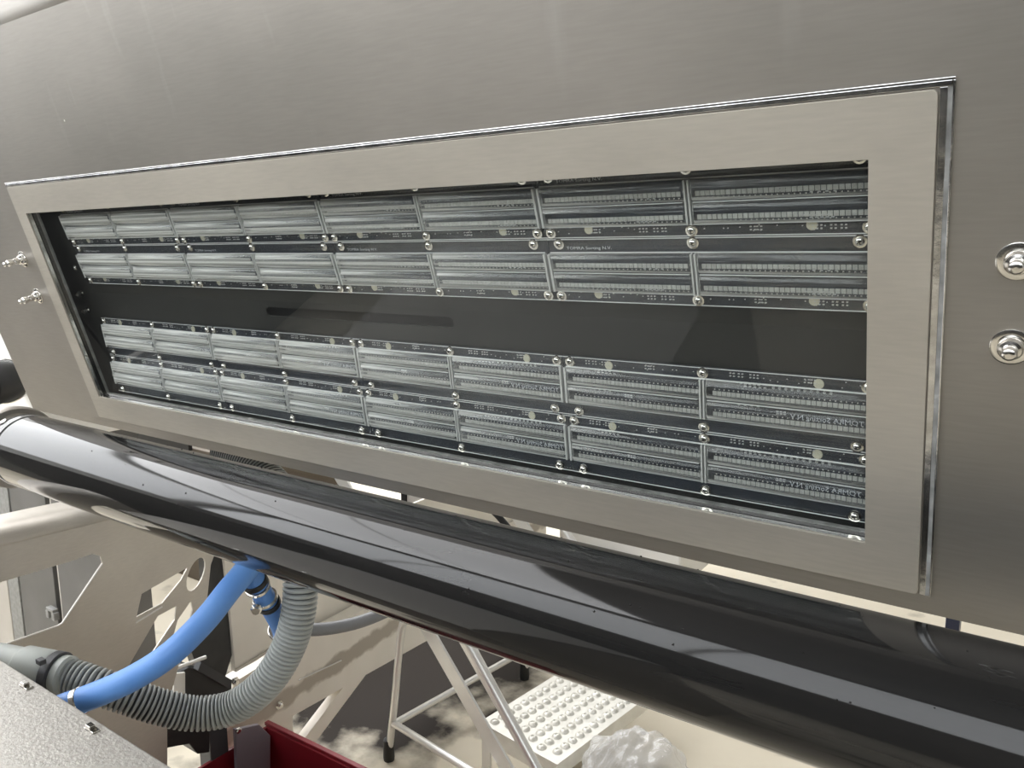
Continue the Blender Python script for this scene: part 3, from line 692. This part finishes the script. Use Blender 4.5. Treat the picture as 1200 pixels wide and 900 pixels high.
# ================================================================= plastic bag
bc = PZ(738, 912, FLOOR_Z + .17)
from mathutils import noise as mn
bg = MB(); v = bmesh.ops.create_icosphere(bg.bm, subdivisions=6, radius=1)['verts']
for q in v:
    c = q.co.copy(); n = c.normalized()
    w = 1 + .16 * mn.noise(n * 1.7) + .14 * abs(mn.noise(n * 3.1 + Vector((3, 1, 2)))) + .07 * abs(mn.noise(n * 6))
    q.co = Vector((n.x * .142 * w, n.y * .14 * w, max(-.15, n.z * .17 * w) + .15))
pb = bg.build('plastic_bag', BAG, angle=180); pb.location = (bc.x + .03, bc.y - .02, FLOOR_Z + .001)
tag(pb, 'crumpled see-through plastic bag on the floor beside the ladder tread', 'plastic bag')

# ================================================================= hoses
def hose_pts(ctrl, step): return resample(spline([P(*c) for c in ctrl], 14), step)
bl = empty('blue_hose', 'thick blue rubber hose curving up from the grey box to the roller', 'hose', mw=Matrix.Translation(P(150, 800, 1.0)))
def rel(e, pts): o = e.matrix_world.translation; return [p - o for p in pts]
bp = rel(bl, hose_pts([(45, 841, 1.13), (72, 829, 1.13), (110, 815, 1.13), (155, 795, 1.13), (200, 766, 1.13), (240, 727, 1.155), (268, 692, 1.18), (288, 668, 1.20), (300, 645, 1.21), (306, 620, 1.22)], .008))
MB().tube(bp, .0183, 28).build('hose', BLUE, bl)
d = (bp[5] - bp[4]).normalized()
def band(parent, name, ctrl, r, w, m):
    a, c = P(*ctrl[0]) - parent.matrix_world.translation, P(*ctrl[1]) - parent.matrix_world.translation
    d = (c - a).normalized()
    return MB().lathe(a - d * w / 2, d, [(0, r), (w * .1, r + .0012), (w * .9, r + .0012), (w, r)], 28).build(name, m, parent)
band(bl, 'hose_clamp', ((93, 822, 1.13), (110, 815, 1.13)), .0186, .009, CHROME)
br = empty('blue_hose', 'short blue branch hose with black and steel clamps behind the grey corrugated hose', 'hose', mw=Matrix.Translation(P(320, 715, 1.25)))
bp2 = rel(br, hose_pts([(290, 665, 1.22), (304, 690, 1.25), (319, 714, 1.30), (330, 736, 1.36), (332, 754, 1.40), (324, 768, 1.43)], .008))
MB().tube(bp2, .0165, 24).build('hose', BLUE, br)
for q0, q1, w, m in (((299, 682, 1.24), (304, 690, 1.25), .010, BLACKRUB), ((302, 687, 1.246), (307, 695, 1.26), .007, CHROME), ((311, 701, 1.273), (316, 709, 1.285), .007, CHROME), ((314, 706, 1.282), (319, 714, 1.30), .011, BLACKRUB), ((328, 738, 1.365), (331, 748, 1.385), .010, CHROME)):
    band(br, 'hose_clamp', (q0, q1), .0185, w, m)
c = P(301, 712, 1.24) - br.matrix_world.translation
MB().lathe(c, (1, -1, 0), [(0, .009), (.006, .009), (.008, .006), (.014, .006)], 8).build('clamp_screw', CHROME, br)
gh = empty('corrugated_hose', 'grey corrugated hose looping under the blue hose and up behind the roller', 'hose', mw=Matrix.Translation(P(220, 835, 1.3)))
cen = hose_pts([(62, 789, 1.25), (84, 794, 1.25), (115, 804, 1.25), (150, 816, 1.26), (190, 829, 1.28), (232, 836, 1.30), (275, 828, 1.31), (312, 800, 1.30), (338, 758, 1.29), (350, 715, 1.28), (352, 672, 1.28), (347, 620, 1.31), (328, 575, 1.36), (298, 547, 1.42), (262, 530, 1.5)], .0013)
prf = [0.0, .9, 1, 1, .9, 0.0]
MB().tube(rel(gh, cen), lambda i:   .0230 + .0050 * prf[i % 6], 24, True).build('corrugated_tube', GREYHOSE, gh, angle=70)
ct = [o for o in gh.children if o.name.startswith('corrugated_tube')][0].data; ct.materials.append(GROOVE_SHADE)
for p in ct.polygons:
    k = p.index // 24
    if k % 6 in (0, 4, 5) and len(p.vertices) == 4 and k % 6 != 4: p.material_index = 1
o0 = gh.matrix_world.translation
a = P(-6, 776, 1.27) - o0; c = P(62, 789, 1.25) - o0; d = (c - a).normalized(); Lc = (c - a).length
MB().lathe(a, d, [(0, .030), (Lc * .45, .030), (Lc * .5, .034), (Lc * .93, .034), (Lc, .030)], 32).build('cuff', GREYCUFF, gh)
MB().lathe(c - d * .002, d, [(0, .033), (.002, .0345), (.014, .0345), (.016, .032)], 32).build('clamp_band', DARKGREY, gh)
MB().lathe(c + d * .014, d, [(0, .030), (.012, .0305), (.016, .027)], 32).build('collar', GREYCUFF, gh)
cb = P(48, 775, 1.215) - o0
MB().box(cb, (.014, .010, .008)).build('latch', DARKGREY, gh, smooth=False, bevel=.001)
g2 = empty('grey_hose', 'smooth grey hose running across the beige frame behind the corrugated hose', 'hose', mw=Matrix.Translation(P(420, 732, 1.8)))
MB().tube(rel(g2, hose_pts([(330, 735, 1.72), (362, 738, 1.74), (395, 735, 1.77), (430, 726, 1.80), (470, 708, 1.84), (500, 690, 1.88)], .02)), .0140, 20).build('hose', mat('smooth grey rubber', (.20, .20, .205), .4), g2)

# ================================================================= foreground grey box
fg = empty('grey_box', 'speckled bead-blasted steel box in the near lower left corner', 'machine box', mw=Matrix.Translation((0, -.5, FLOOR_Z)))
BZ = -.655 - FLOOR_Z
MB().box2((-.13, -.45, 0), (.78, .3245, BZ)).build('body', BEADBLAST, fg, bevel=.002, smooth=False)
for q in ((33, 803), (110, 853)):
    p = PZ(*q, -.655); c = Vector((p.x, p.y + .5 - .004, BZ))
    b = MB(); b.box(c + Vector((0, 0, .0035)), (.011, .008, .007)); b.box(c + Vector((.002, .001, .001)), (.022, .010, .002)); b.build('edge_clip', CHROME, fg, smooth=False, bevel=.0006)

# ================================================================= background machine on the left
bm_ = empty('control_cabinet', 'grey floor standing cabinet seen through the hexagonal opening', 'cabinet', mw=Matrix.Translation((-1.9, .75, FLOOR_Z)))
def lc(px, py, y=.6): p = PY(px, py, y); return p.x + 1.9, p.z - FLOOR_Z
def strip(name, p0, p1, m, y, top=1.15, low=0.0, th=.02):
    x0 = lc(p0, 690, y)[0]; x1 = lc(p1, 690, y)[0]
    return MB().box2((x0, y - .75, low), (x1, y - .75 + th, top)).build(name, m, bm_, smooth=False, bevel=.002)
MB().box2((lc(-160, 690)[0], -.13, 0), (lc(80, 690)[0], .05, 1.13)).build('body', CABGREY, bm_, smooth=False, bevel=.003)
strip('side_panel', -120, 9, CABLIGHT, .60); strip('trim', 10, 22, CABMID, .598, 1.14); strip('door', 24, 64, CABGREY, .60, 1.12, .05)
strip('trim', 69, 79, CABLIGHT, .598, 1.14); strip('door_edge', 79, 83, BROWN, .599, 1.13)
q = lc(66, 712)
b = MB(); b.box((q[0], -.165, q[1]), (.05, .02, .012)); b.box((q[0] - .02, -.165, q[1] - .02), (.02, .02, .03)); b.box((q[0] + .02, -.165, q[1] - .02), (.02, .02, .03))
b.build('hinge', CABMID, bm_, smooth=False, bevel=.003)
# pipe end and its pale casing further back
pe = empty('duct', 'round steel duct end with black mouth sticking out left of the hood', 'duct', mw=Matrix.Translation(P(4, 447, 1.95)))
ax = Vector((.80, -.58, .08)).normalized()
MB().lathe(-ax * .22, ax, [(0, .052), (.20, .052), (.214, .056), (.22, .056), (.222, .054), (.222, .050)], 48).build('steel_collar', CHROME, pe)
MB().lathe(-ax * .03, ax, [(0, .0495), (.252, .0495), (.256, .047), (.258, .040), (.2585, .004)], 48).build('black_mouth', mat('glossy black cap', (.006, .006, .007), .5, 0., Specular_IOR_Level=.15), pe)
MB().box2((-.60, .12, -.20), (-.10, .50, .42)).build('casing', WHITEP, pe, smooth=False, bevel=.01)
MB().box2((-.5, .30, FLOOR_Z - pe.location.z), (-.2, .44, -.20)).build('pedestal', CABGREY, pe, smooth=False)

# ================================================================= things glimpsed through the slit between hood and roller
def post(name, label, cat, pxa, pxb, py, y, m, ztop, dark=None):
    a, c = PY(pxa, py, y), PY(pxb, py, y)
    e = empty(name, label, cat, mw=Matrix.Translation((a.x, y, FLOOR_Z)))
    MB().box2((0, 0, 0), (c.x - a.x, .06, ztop - FLOOR_Z)).build('upright', m, e, smooth=False, bevel=.003)
    MB().box2((-.04, -.03, 0), (c.x - a.x + .04, .09, .012)).build('base_plate', m, e, smooth=False)
    return e
post('support_post', 'navy painted post behind the right end of the roller slit', 'post', 1108, 1125, 728, 2.2, NAVY, -.55)
e = post('support_post', 'grey steel post with a black edge behind the slit', 'post', 477, 500, 590, 2.2, CABLIGHT, -.45)
MB().box2((-.03, -.01, .1), (0, .05, 1.2)).build('black_edge', BLACKRUB, e, smooth=False)
bc_ = empty('black_cable', 'black cable arching behind the slit above the step ladder', 'cable', mw=Matrix.Translation(P(585, 605, 2.6)))
MB().tube(rel(bc_, hose_pts([(480, 560, 2.6), (540, 575, 2.6), (572, 594, 2.6), (590, 612, 2.6), (610, 640, 2.6), (640, 700, 2.7)], .02)), .011, 12).build('cable', BLACKRUB, bc_)
cv = empty('conveyor_end', 'pale conveyor end with black belt edge glimpsed through the slit', 'conveyor', mw=Matrix.Translation((PY(720, 640, 2.2).x, 2.2, FLOOR_Z)))
w0 = PY(655, 632, 2.2); w1 = PY(798, 655, 2.2); ox = cv.location.x
MB().box2((w0.x - ox, 0, .25), (w1.x - ox, .5, .55)).build('body', WHITEP, cv, smooth=False, bevel=.01)
MB().box2((PY(690, 640, 2.2).x - ox, -.03, w0.z - FLOOR_Z - .03), (PY(745, 640, 2.2).x - ox, 0, w0.z - FLOOR_Z + .0)).build('belt_edge', BLACKRUB, cv, smooth=False)
for xx in (w0.x - ox + .03, w1.x - ox - .05):
    MB().box2((xx, .1, 0), (xx + .04, .14, .25)).build('leg', CABLIGHT, cv, smooth=False)
bx = empty('brown_crate', 'dark brown steel crate behind the left end of the slit', 'crate', mw=Matrix.Translation((PY(180, 520, 1.5).x, 1.5, FLOOR_Z)))
w0, w1 = PY(135, 515, 1.5), PY(300, 540, 1.5)
MB().box2((w0.x - bx.location.x, 0, 0), (w1.x - bx.location.x, .5, w0.z - FLOOR_Z + .05)).build('body', BROWN, bx, smooth=False, bevel=.005)
MB().box2((w0.x - bx.location.x, -.02, .8), (PY(225, 520, 1.5).x - bx.location.x, 0, w0.z - FLOOR_Z + .04)).build('panel', BLACKRUB, bx, smooth=False)
